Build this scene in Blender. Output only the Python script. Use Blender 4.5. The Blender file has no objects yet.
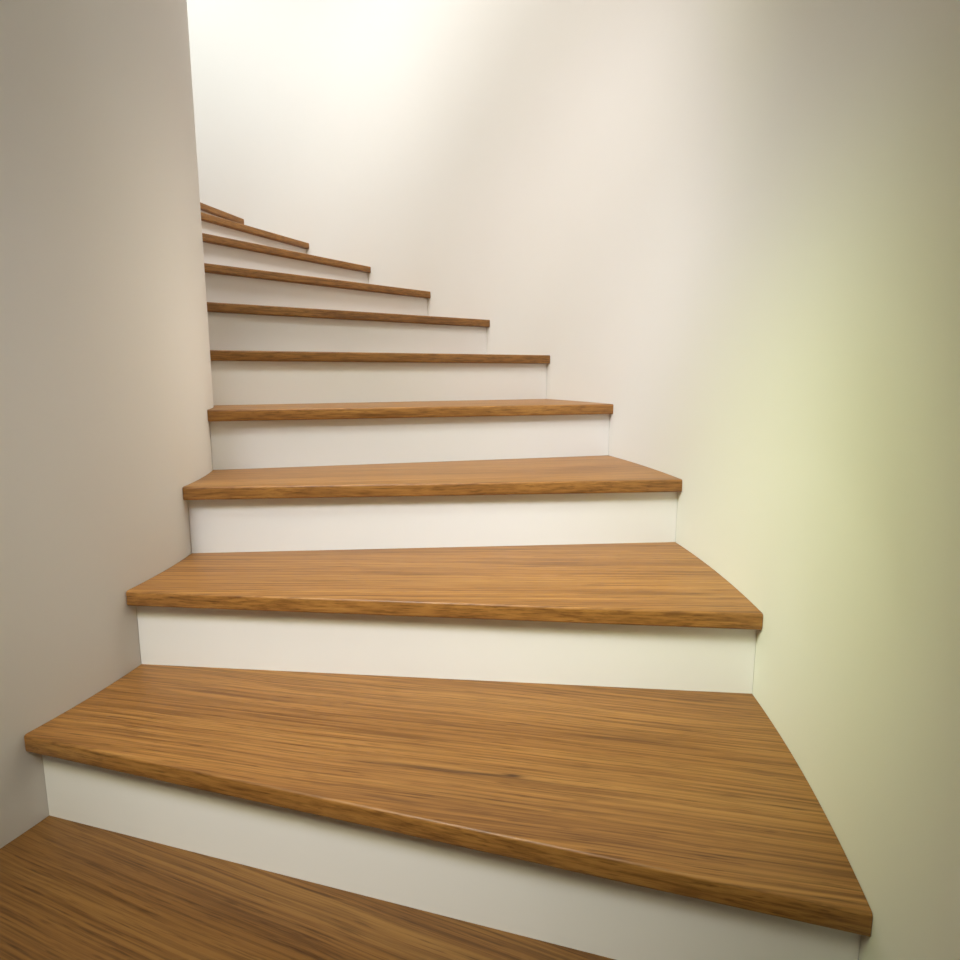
import bpy, bmesh, math
from mathutils import Vector, Matrix

scn = bpy.context.scene
col = scn.collection

# ------------------------------------------------------------------ dimensions
RISE = 0.17            # height of one step
STEP = 0.17488         # turn of one step about the stair's axis (radians)
RI, RO = 1.19428, 2.57576  # inner and outer wall radii
INNER = Vector((0.16724, 0.05419))   # the inner wall is centred a little off the stair's axis
THICK = 0.03238         # tread thickness
D_FRONT = 0.05504     # front edge: offset from the radial line
N_BACK = 0.02572        # nosing overhang
R_ANG = -0.00048        # riser turned a hair against the nosing
GAP = 0.0008
RISER_T = 0.018
N_LAST = 10


def step_angle(i):
    return (i - 4) * STEP


# ------------------------------------------------------------------ materials
def new_mat(name):
    m = bpy.data.materials.new(name)
    m.use_nodes = True
    nt = m.node_tree
    b = nt.nodes['Principled BSDF']
    return m, nt, b


def N(nt, kind, **kw):
    n = nt.nodes.new(kind)
    for k, v in kw.items():
        if k in n.inputs:
            n.inputs[k].default_value = v
        else:
            setattr(n, k, v)
    return n


def math_node(nt, op, a, b=None):
    n = nt.nodes.new('ShaderNodeMath')
    n.operation = op
    for i, v in enumerate((a, b)):
        if v is None:
            continue
        if isinstance(v, (int, float)):
            n.inputs[i].default_value = v
        else:
            nt.links.new(v, n.inputs[i])
    return n.outputs[0]


def paint(name, rgb, rough, bump=0.02, scale=260):
    m, nt, b = new_mat(name)
    tc = N(nt, 'ShaderNodeTexCoord')
    n1 = N(nt, 'ShaderNodeTexNoise', Scale=scale, Detail=3.0)
    nt.links.new(tc.outputs['Object'], n1.inputs['Vector'])
    n2 = N(nt, 'ShaderNodeTexNoise', Scale=2.2, Detail=4.0)
    nt.links.new(tc.outputs['Object'], n2.inputs['Vector'])
    mix = N(nt, 'ShaderNodeMix', data_type='RGBA')
    nt.links.new(n2.outputs['Fac'], mix.inputs['Factor'])
    mix.inputs['A'].default_value = (rgb[0] * .985, rgb[1] * .985, rgb[2] * .98, 1)
    mix.inputs['B'].default_value = (min(1, rgb[0] * 1.015), min(1, rgb[1] * 1.015), min(1, rgb[2] * 1.02), 1)
    nt.links.new(mix.outputs['Result'], b.inputs['Base Color'])
    bp = N(nt, 'ShaderNodeBump', Strength=bump, Distance=0.002)
    nt.links.new(n1.outputs['Fac'], bp.inputs['Height'])
    nt.links.new(bp.outputs['Normal'], b.inputs['Normal'])
    b.inputs['Roughness'].default_value = rough
    b.inputs['Specular IOR Level'].default_value = 0.25
    return m


def wood(name, marks=(), tone=1.0):
    """oak: long straight grain along the tread, fine dark pores, slow tone drift.
    marks: dark flecks (u, v, half length, half width, strength) in the tread's grain frame"""
    m, nt, b = new_mat(name)
    L = nt.links.new
    tc = N(nt, 'ShaderNodeTexCoord')
    rot = N(nt, 'ShaderNodeMapping')
    rot.inputs['Rotation'].default_value = (0, 0, -STEP * 0.45)
    L(tc.outputs['Object'], rot.inputs['Vector'])
    info = N(nt, 'ShaderNodeObjectInfo')
    offs = N(nt, 'ShaderNodeVectorMath', operation='MULTIPLY')
    L(info.outputs['Location'], offs.inputs[0])
    offs.inputs[1].default_value = (3.1, 4.7, 5.3)
    add = N(nt, 'ShaderNodeVectorMath', operation='ADD')
    L(rot.outputs['Vector'], add.inputs[0])
    L(offs.outputs['Vector'], add.inputs[1])
    # gentle waviness of the grain
    wob = N(nt, 'ShaderNodeTexNoise', Scale=1.6, Detail=2.0)
    L(add.outputs['Vector'], wob.inputs['Vector'])
    wsub = N(nt, 'ShaderNodeVectorMath', operation='SUBTRACT')
    L(wob.outputs['Color'], wsub.inputs[0])
    wsub.inputs[1].default_value = (.5, .5, .5)
    wmul = N(nt, 'ShaderNodeVectorMath', operation='MULTIPLY')
    L(wsub.outputs['Vector'], wmul.inputs[0])
    wmul.inputs[1].default_value = (0, 0.03, 0.02)
    p = N(nt, 'ShaderNodeVectorMath', operation='ADD')
    L(add.outputs['Vector'], p.inputs[0])
    L(wmul.outputs['Vector'], p.inputs[1])

    def layer(sx, sy, sz, detail, rough=.55):
        mp = N(nt, 'ShaderNodeMapping')
        mp.inputs['Scale'].default_value = (sx, sy, sz)
        L(p.outputs['Vector'], mp.inputs['Vector'])
        n = N(nt, 'ShaderNodeTexNoise', Scale=1.0, Detail=detail, Roughness=rough)
        L(mp.outputs['Vector'], n.inputs['Vector'])
        return n.outputs['Fac']
    broad = layer(0.6, 14, 14, 3.0)
    mid = layer(1.0, 75, 75, 5.0, .7)
    fine = layer(2.6, 230, 230, 3.0, .65)
    pore = layer(14.0, 330, 330, 2.0, .6)

    r1 = N(nt, 'ShaderNodeValToRGB')
    e = r1.color_ramp.elements
    e[0].position, e[0].color = .27, WOOD_DARK
    e[1].position, e[1].color = .73, WOOD_LIGHT
    k = r1.color_ramp.elements.new(.5)
    k.color = WOOD_MID
    shade = math_node(nt, 'ADD', math_node(nt, 'MULTIPLY', broad, .42), math_node(nt, 'MULTIPLY', mid, .58))
    L(shade, r1.inputs['Fac'])
    # thin dark grain lines
    r2 = N(nt, 'ShaderNodeValToRGB')
    e = r2.color_ramp.elements
    e[0].position, e[0].color = .34, (.46, .40, .34, 1)
    e[1].position, e[1].color = .58, (1.06, 1.05, 1.03, 1)
    L(fine, r2.inputs['Fac'])
    m1 = N(nt, 'ShaderNodeMix', data_type='RGBA', blend_type='MULTIPLY')
    m1.inputs['Factor'].default_value = .85
    L(r1.outputs['Color'], m1.inputs['A'])
    L(r2.outputs['Color'], m1.inputs['B'])
    # short pores
    r3 = N(nt, 'ShaderNodeValToRGB')
    e = r3.color_ramp.elements
    e[0].position, e[0].color = .30, (.42, .36, .30, 1)
    e[1].position, e[1].color = .42, (1, 1, 1, 1)
    L(pore, r3.inputs['Fac'])
    m2 = N(nt, 'ShaderNodeMix', data_type='RGBA', blend_type='MULTIPLY')
    m2.inputs['Factor'].default_value = .7
    L(m1.outputs['Result'], m2.inputs['A'])
    L(r3.outputs['Color'], m2.inputs['B'])
    m3 = N(nt, 'ShaderNodeMix', data_type='RGBA', blend_type='MULTIPLY')   # tone puts the light falloff across the treads into the colour
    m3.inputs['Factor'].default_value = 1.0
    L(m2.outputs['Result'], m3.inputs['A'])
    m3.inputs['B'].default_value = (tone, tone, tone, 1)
    out = m3.outputs['Result']
    if marks:
        sep = N(nt, 'ShaderNodeSeparateXYZ')
        L(rot.outputs['Vector'], sep.inputs['Vector'])
        sw = math_node(nt, 'MULTIPLY', math_node(nt, 'SUBTRACT', mid, .5), .012)
        for (u, v, lu, lv, s, skew) in marks:
            du = math_node(nt, 'SUBTRACT', sep.outputs['X'], u)
            dv = math_node(nt, 'SUBTRACT', math_node(nt, 'ADD', sep.outputs['Y'], sw), v)
            dv = math_node(nt, 'SUBTRACT', dv, math_node(nt, 'MULTIPLY', du, skew))
            q = math_node(nt, 'ADD', math_node(nt, 'POWER', math_node(nt, 'ABSOLUTE', math_node(nt, 'DIVIDE', du, lu)), 2.0),
                          math_node(nt, 'POWER', math_node(nt, 'ABSOLUTE', math_node(nt, 'DIVIDE', dv, lv)), 2.0))
            g = math_node(nt, 'MULTIPLY', math_node(nt, 'EXPONENT', math_node(nt, 'MULTIPLY', q, -1.0)), s)
            mm = N(nt, 'ShaderNodeMix', data_type='RGBA')
            L(g, mm.inputs['Factor'])
            L(out, mm.inputs['A'])
            mm.inputs['B'].default_value = (.055, .022, .008, 1)
            out = mm.outputs['Result']
    L(out, b.inputs['Base Color'])
    b.inputs['Roughness'].default_value = .42
    b.inputs['Specular IOR Level'].default_value = .38
    bp = N(nt, 'ShaderNodeBump', Strength=.12, Distance=.0006)
    L(fine, bp.inputs['Height'])
    L(bp.outputs['Normal'], b.inputs['Normal'])
    return m


WOOD_DARK = (.165, .070, .0185, 1)
WOOD_MID = (.310, .143, .0350, 1)
WOOD_LIGHT = (.425, .222, .0590, 1)

M_WALL_R = paint('wall_paint_outer', (.74, .735, .685), .75)
M_WALL_L = paint('wall_paint_inner', (.71, .69, .66), .75)
M_CEIL = paint('ceiling_paint', (.40, .39, .38), .8)
M_RISER = paint('riser_paint', (.79, .78, .755), .5, bump=.01)
M_WOOD = wood('oiled_oak', tone=.80)  # upper treads toned down, their shade is in the colour
M_FLOOR = wood('oak_floor')


# ------------------------------------------------------------------ mesh helpers
def link(name, bm, mat, parent=None, smooth=False):
    bmesh.ops.recalc_face_normals(bm, faces=bm.faces)
    me = bpy.data.meshes.new(name)
    bm.to_mesh(me)
    bm.free()
    for f in me.polygons:
        f.use_smooth = smooth
    me.materials.append(mat)
    o = bpy.data.objects.new(name, me)
    col.objects.link(o)
    if parent:
        o.parent = parent
    return o


def structure(o, label, cat):
    o['kind'] = 'structure'
    o['label'] = label
    o['category'] = cat
    return o


def line_hit(a, off, r, inner=False):
    """where the line parallel to direction a, offset sideways, meets the outer (or inner) wall circle"""
    u = Vector((math.cos(a), math.sin(a)))
    b = Vector((-u.y, u.x)) * off
    if inner:
        b = b - INNER
    k = u.dot(b)
    hit = u * (-k + math.sqrt(k * k - b.dot(b) + r * r)) + b
    return hit + INNER if inner else hit


def arc(p, q, r, n=14, inner=False):
    """points on radius r from p to q, both ends included"""
    c0 = INNER if inner else Vector((0, 0))
    p, q = p - c0, q - c0
    a0, a1 = math.atan2(p.y, p.x), math.atan2(q.y, q.x)
    return [c0 + Vector((r * math.cos(a0 + (a1 - a0) * k / n), r * math.sin(a0 + (a1 - a0) * k / n))) for k in range(n + 1)]


def slab(outline, z0, z1, tf):
    bm = bmesh.new()
    lo = [bm.verts.new(tf @ Vector((p.x, p.y, z0))) for p in outline]
    hi = [bm.verts.new(tf @ Vector((p.x, p.y, z1))) for p in outline]
    n = len(outline)
    bm.faces.new(hi)
    bm.faces.new(lo[::-1])
    for k in range(n):
        bm.faces.new((lo[k], lo[(k + 1) % n], hi[(k + 1) % n], hi[k]))
    return bm


def ring_wall(name, r0, r1, a0, a1, z0, z1, mat, n=240, c0=(0, 0)):
    bm = bmesh.new()
    rows = []
    for k in range(n + 1):
        a = a0 + (a1 - a0) * k / n
        c, s = math.cos(a), math.sin(a)
        rows.append([bm.verts.new((c0[0] + r * c, c0[1] + r * s, z)) for r, z in ((r0, z0), (r1, z0), (r1, z1), (r0, z1))])
    for k in range(n):
        A, B = rows[k], rows[k + 1]
        for j in range(4):
            f = bm.faces.new((A[j], A[(j + 1) % 4], B[(j + 1) % 4], B[j]))
    bm.faces.new(rows[0])
    bm.faces.new(rows[-1][::-1])
    o = link(name, bm, mat)
    for f in o.data.polygons:
        f.use_smooth = True
    o.data.set_sharp_from_angle(angle=math.radians(40))
    return o


# ------------------------------------------------------------------ setting
A_START, A_END = math.radians(-112), math.radians(128)
Z_FLOOR = -RISE
Z_CEIL = 4.25
structure(ring_wall('wall_right', RO, RO + .15, A_START, A_END, Z_FLOOR, Z_CEIL, M_WALL_R),
          'tall curved cream wall on the outer right side of the stairs', 'wall')
structure(ring_wall('wall_left', RI - .15, RI, A_START, A_END, Z_FLOOR, Z_CEIL, M_WALL_L, c0=INNER),
          'shaded beige curved wall on the inner left side of the stairs', 'wall')
structure(ring_wall('floor', RI - .22, RO + .15, A_START, A_END, Z_FLOOR - .1, Z_FLOOR, M_FLOOR),
          'wooden floor at the foot of the winding stairs', 'floor')
structure(ring_wall('ceiling', RI - .22, RO + .15, A_START, A_END, Z_CEIL, Z_CEIL + .1, M_CEIL),
          'plain pale ceiling above the winding stairs', 'ceiling')

# upper landing, reached after the last step, out of sight behind the inner wall
p = line_hit(step_angle(N_LAST + 1) + R_ANG, D_FRONT + N_BACK, RI + GAP, True)
q = line_hit(step_angle(N_LAST + 1) + R_ANG, D_FRONT + N_BACK, RO - GAP)
aL = A_END - .001
P2 = Vector((math.cos(aL), math.sin(aL)))
outl = arc(q, P2 * (RO - GAP), RO - GAP, 24) + arc(P2 * (RI + GAP) + INNER, p, RI + GAP, 24, True)
structure(link('floor', slab(outl, (N_LAST + 1) * RISE - .2, (N_LAST + 1) * RISE, Matrix()), M_FLOOR),
          'wooden landing at the top of the winding stairs', 'floor')


# ------------------------------------------------------------------ one step
def step_frame(i):
    """base of step i: middle of its front edge, on top of the step below"""
    a = step_angle(i)
    m = (line_hit(a, D_FRONT, RI, True) + line_hit(a, D_FRONT, RO)) / 2
    return Vector((m.x, m.y, (i - 1) * RISE)), a


def tread_bm(i):
    loc, a = step_frame(i)
    tf = Matrix.Rotation(-a, 4, 'Z') @ Matrix.Translation(-loc)
    rin, rout = RI + GAP, RO - GAP
    f0, f1 = line_hit(a, D_FRONT, rin, True), line_hit(a, D_FRONT, rout)
    back = D_FRONT + N_BACK + RISER_T
    b0, b1 = line_hit(a + STEP + R_ANG, back, rin, True), line_hit(a + STEP + R_ANG, back, rout)
    outline = arc(f1, b1, rout, 16) + arc(b0, f0, rin, 16, True)
    z1 = i * RISE
    bm = slab(outline, z1 - THICK, z1, tf)
    # round the long front edges (top and bottom) and, slightly, the ends of the nosing
    y_front = (tf @ Vector((f0.x, f0.y, 0))).y
    front = [e for e in bm.edges if all(abs(v.co.y - y_front) < 1e-4 for v in e.verts)]
    long_e = [e for e in front if e.calc_length() > .5]
    short_e = [e for e in front if e.calc_length() < .5]
    bmesh.ops.bevel(bm, geom=long_e, offset=.0048, segments=4, profile=.5, affect='EDGES')
    return bm


def riser_bm(i):
    loc, a = step_frame(i)
    tf = Matrix.Rotation(-a, 4, 'Z') @ Matrix.Translation(-loc)
    rin, rout = RI + GAP, RO - GAP
    o0, o1 = D_FRONT + N_BACK, D_FRONT + N_BACK + RISER_T
    aa = a + R_ANG
    outline = [line_hit(aa, o0, rin, True), line_hit(aa, o0, rout), line_hit(aa, o1, rout), line_hit(aa, o1, rin, True)]
    return slab(outline, (i - 1) * RISE, i * RISE - THICK, tf)


LABELS = [
    'lowest step, dark oak tread cut off by the bottom left corner of the photo',
    'largest oak step with a small dark knot in its broad tread, second from the bottom',
    'third step from the bottom, oak tread directly above the broad knotted one',
    'fourth step from the bottom, narrow slanted oak tread, white riser fully in view',
    'fifth step from the bottom, thin sliver of oak tread top still in view',
    'sixth step from the bottom, at eye level, only its oak front edge showing',
    'seventh step from the bottom, just above eye level, oak edge over a white riser',
    'eighth step from the bottom, fourth from the top, oak edge over beige riser',
    'ninth step from the bottom, third from the top, oak edge over thin riser',
    'second step from the top, dark oak edge sloping down to the right',
    'topmost step, only a short dark wood edge showing against the bright wall',
]


def make_step(i):
    loc, a = step_frame(i)
    t = bpy.data.objects.new('stair_step', None)
    t.empty_display_size = .1
    col.objects.link(t)
    t.location = loc
    t.rotation_euler = (0, 0, a)
    t['category'] = 'step'
    t['group'] = 'winding oak stair steps'
    t['label'] = LABELS[i]
    return t


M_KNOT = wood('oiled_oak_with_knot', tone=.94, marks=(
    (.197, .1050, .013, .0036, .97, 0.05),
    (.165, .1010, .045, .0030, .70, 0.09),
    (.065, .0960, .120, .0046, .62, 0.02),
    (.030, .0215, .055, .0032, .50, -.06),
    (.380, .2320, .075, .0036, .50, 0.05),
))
M_SHADED = wood('oiled_oak_dark_board', tone=.58)  # dim light on the lowest tread, put into its colour
M_LIT = wood('oiled_oak_light_board', tone=1.08)  # same oak, brightened in colour for the better lit middle treads
for i in range(N_LAST + 1):
    s = make_step(i)
    t = link('tread', tread_bm(i), {0: M_SHADED, 1: M_KNOT, 2: M_LIT, 3: M_LIT, 4: M_LIT}.get(i, M_WOOD), s)
    for f in t.data.polygons:
        f.use_smooth = True
    t.data.set_sharp_from_angle(angle=math.radians(35))
    t['label'] = 'oak tread with rounded nosing'
    r = link('riser', riser_bm(i), M_RISER, s)
    r['label'] = 'white painted riser'

# ------------------------------------------------------------------ light
def area(name, loc, target, size, power, rgb, shape='DISK', size_y=None):
    l = bpy.data.lights.new(name, 'AREA')
    l.shape = shape
    l.size = size
    if size_y:
        l.size_y = size_y
    l.energy = power
    l.color = rgb
    o = bpy.data.objects.new(name, l)
    col.objects.link(o)
    o.location = loc
    o.rotation_euler = (Vector(target) - Vector(loc)).to_track_quat('-Z', 'Y').to_euler()
    return o


def pol(r, deg, z):
    a = math.radians(deg)
    return (r * math.cos(a), r * math.sin(a), z)


# LAMPS-BEGIN
LAMPS = [  # added unseen spots, fitted for edge falloff and wall tint
    # position, aim point, cone (degrees), source radius, watts, colour
    ((2.377, -0.334, 1.500), (1.210, 0.055, 0.520), 55, 0.4, 40.4, (1.000, 0.912, 0.777)),
    ((0.749, -1.854, 2.000), (1.651, -0.587, -0.198), 45, 0.25, 100.6, (1.000, 0.940, 0.616)),
    ((0.749, -1.854, 2.000), (1.986, -0.665, -0.139), 45, 0.25, 28.9, (1.000, 0.941, 0.719)),
    ((0.939, -1.766, 2.400), (1.929, -0.318, -0.015), 40, 0.25, 232.5, (0.876, 0.898, 1.000)),
    ((1.060, -1.696, 3.200), (1.906, 0.954, 0.753), 35, 0.25, 72.1, (1.000, 0.910, 0.767)),
    ((1.414, -1.414, 3.200), (1.979, 0.118, 0.187), 38, 0.25, 51.7, (0.879, 0.971, 1.000)),
    ((1.414, -1.414, 3.200), (2.040, 0.457, 0.462), 38, 0.25, 76.8, (0.762, 0.955, 1.000)),
    ((1.071, -1.189, 1.900), (2.748, 0.374, 1.122), 50, 0.25, 89.5, (0.919, 0.891, 1.000)),
    ((1.071, -1.189, 1.900), (2.694, -0.351, 0.386), 45, 0.25, 90.5, (0.935, 0.953, 1.000)),
    ((1.115, -1.004, 1.250), (2.660, -0.868, 0.359), 50, 0.25, 35.2, (0.840, 1.000, 0.265)),
    ((1.115, -1.004, 1.250), (2.593, -0.901, 0.029), 50, 0.25, 14.8, (0.938, 1.000, 0.787)),
    ((0.427, 1.594, 4.100), (0.879, 2.553, 2.200), 110, 0.4, 185.9, (0.954, 1.000, 0.998)),
    ((1.835, 0.492, 3.900), (1.469, 1.965, 1.850), 80, 0.6, 266.4, (0.961, 0.961, 1.000)),
    ((1.594, 0.139, 3.900), (2.249, 1.072, 1.428), 85, 0.6, 317.8, (1.000, 0.964, 0.925)),
    ((1.071, -1.189, 1.900), (2.748, 0.374, 1.122), 75, 0.4, 11.0, (0.787, 1.000, 0.000)),
    ((1.393, -0.975, 3.000), (2.649, 0.518, 1.215), 55, 0.5, 71.4, (1.000, 0.838, 0.947)),
    ((1.131, -1.131, 2.400), (2.711, 0.149, 0.957), 60, 0.4, 9.2, (0.940, 1.000, 0.000)),
]
# LAMPS-END
for loc, target, deg, rad, watts, rgb in LAMPS:
    l = bpy.data.lights.new('ceiling_spotlight', 'SPOT')  # added light, no fixture is modelled
    l.energy, l.color = watts, rgb
    l.spot_size, l.spot_blend, l.shadow_soft_size = math.radians(deg), 1.0, rad
    o = bpy.data.objects.new('ceiling_spotlight', l)
    col.objects.link(o)
    o.location = loc
    o.rotation_euler = (Vector(target) - Vector(loc)).to_track_quat('-Z', 'Y').to_euler()

w = bpy.data.worlds.new('World')
scn.world = w
w.use_nodes = True
bg = w.node_tree.nodes['Background']
bg.inputs['Color'].default_value = (1, 1, 1, 1)
bg.inputs['Strength'].default_value = 0.0

# ------------------------------------------------------------------ camera
F_PX, SX, SY = 592.66, 2.40003, -17.25351
YAW, PIT, ROLL = 1.31705, -0.14612, -0.00077
cy, sy, cp, sp = math.cos(YAW), math.sin(YAW), math.cos(PIT), math.sin(PIT)
Fv = Vector((cy * cp, sy * cp, sp))
Rv = Vector((sy, -cy, 0))
Uv = Rv.cross(Fv)
c, s = math.cos(ROLL), math.sin(ROLL)
R2, U2 = Rv * c + Uv * s, Uv * c - Rv * s
cam = bpy.data.cameras.new('camera')
cam.sensor_width = 36
cam.lens = 36 * F_PX / 960
cam.shift_x = -SX / 960
cam.shift_y = SY / 960
cam.clip_start = .02
co = bpy.data.objects.new('camera', cam)
col.objects.link(co)
mw = Matrix((R2, U2, -Fv)).transposed().to_4x4()
mw.translation = Vector((1.68159, -1.70023, 0.77187))
co.matrix_world = mw
scn.camera = co

scn.view_settings.view_transform = 'Standard'
scn.view_settings.look = 'None'
scn.view_settings.exposure = 0
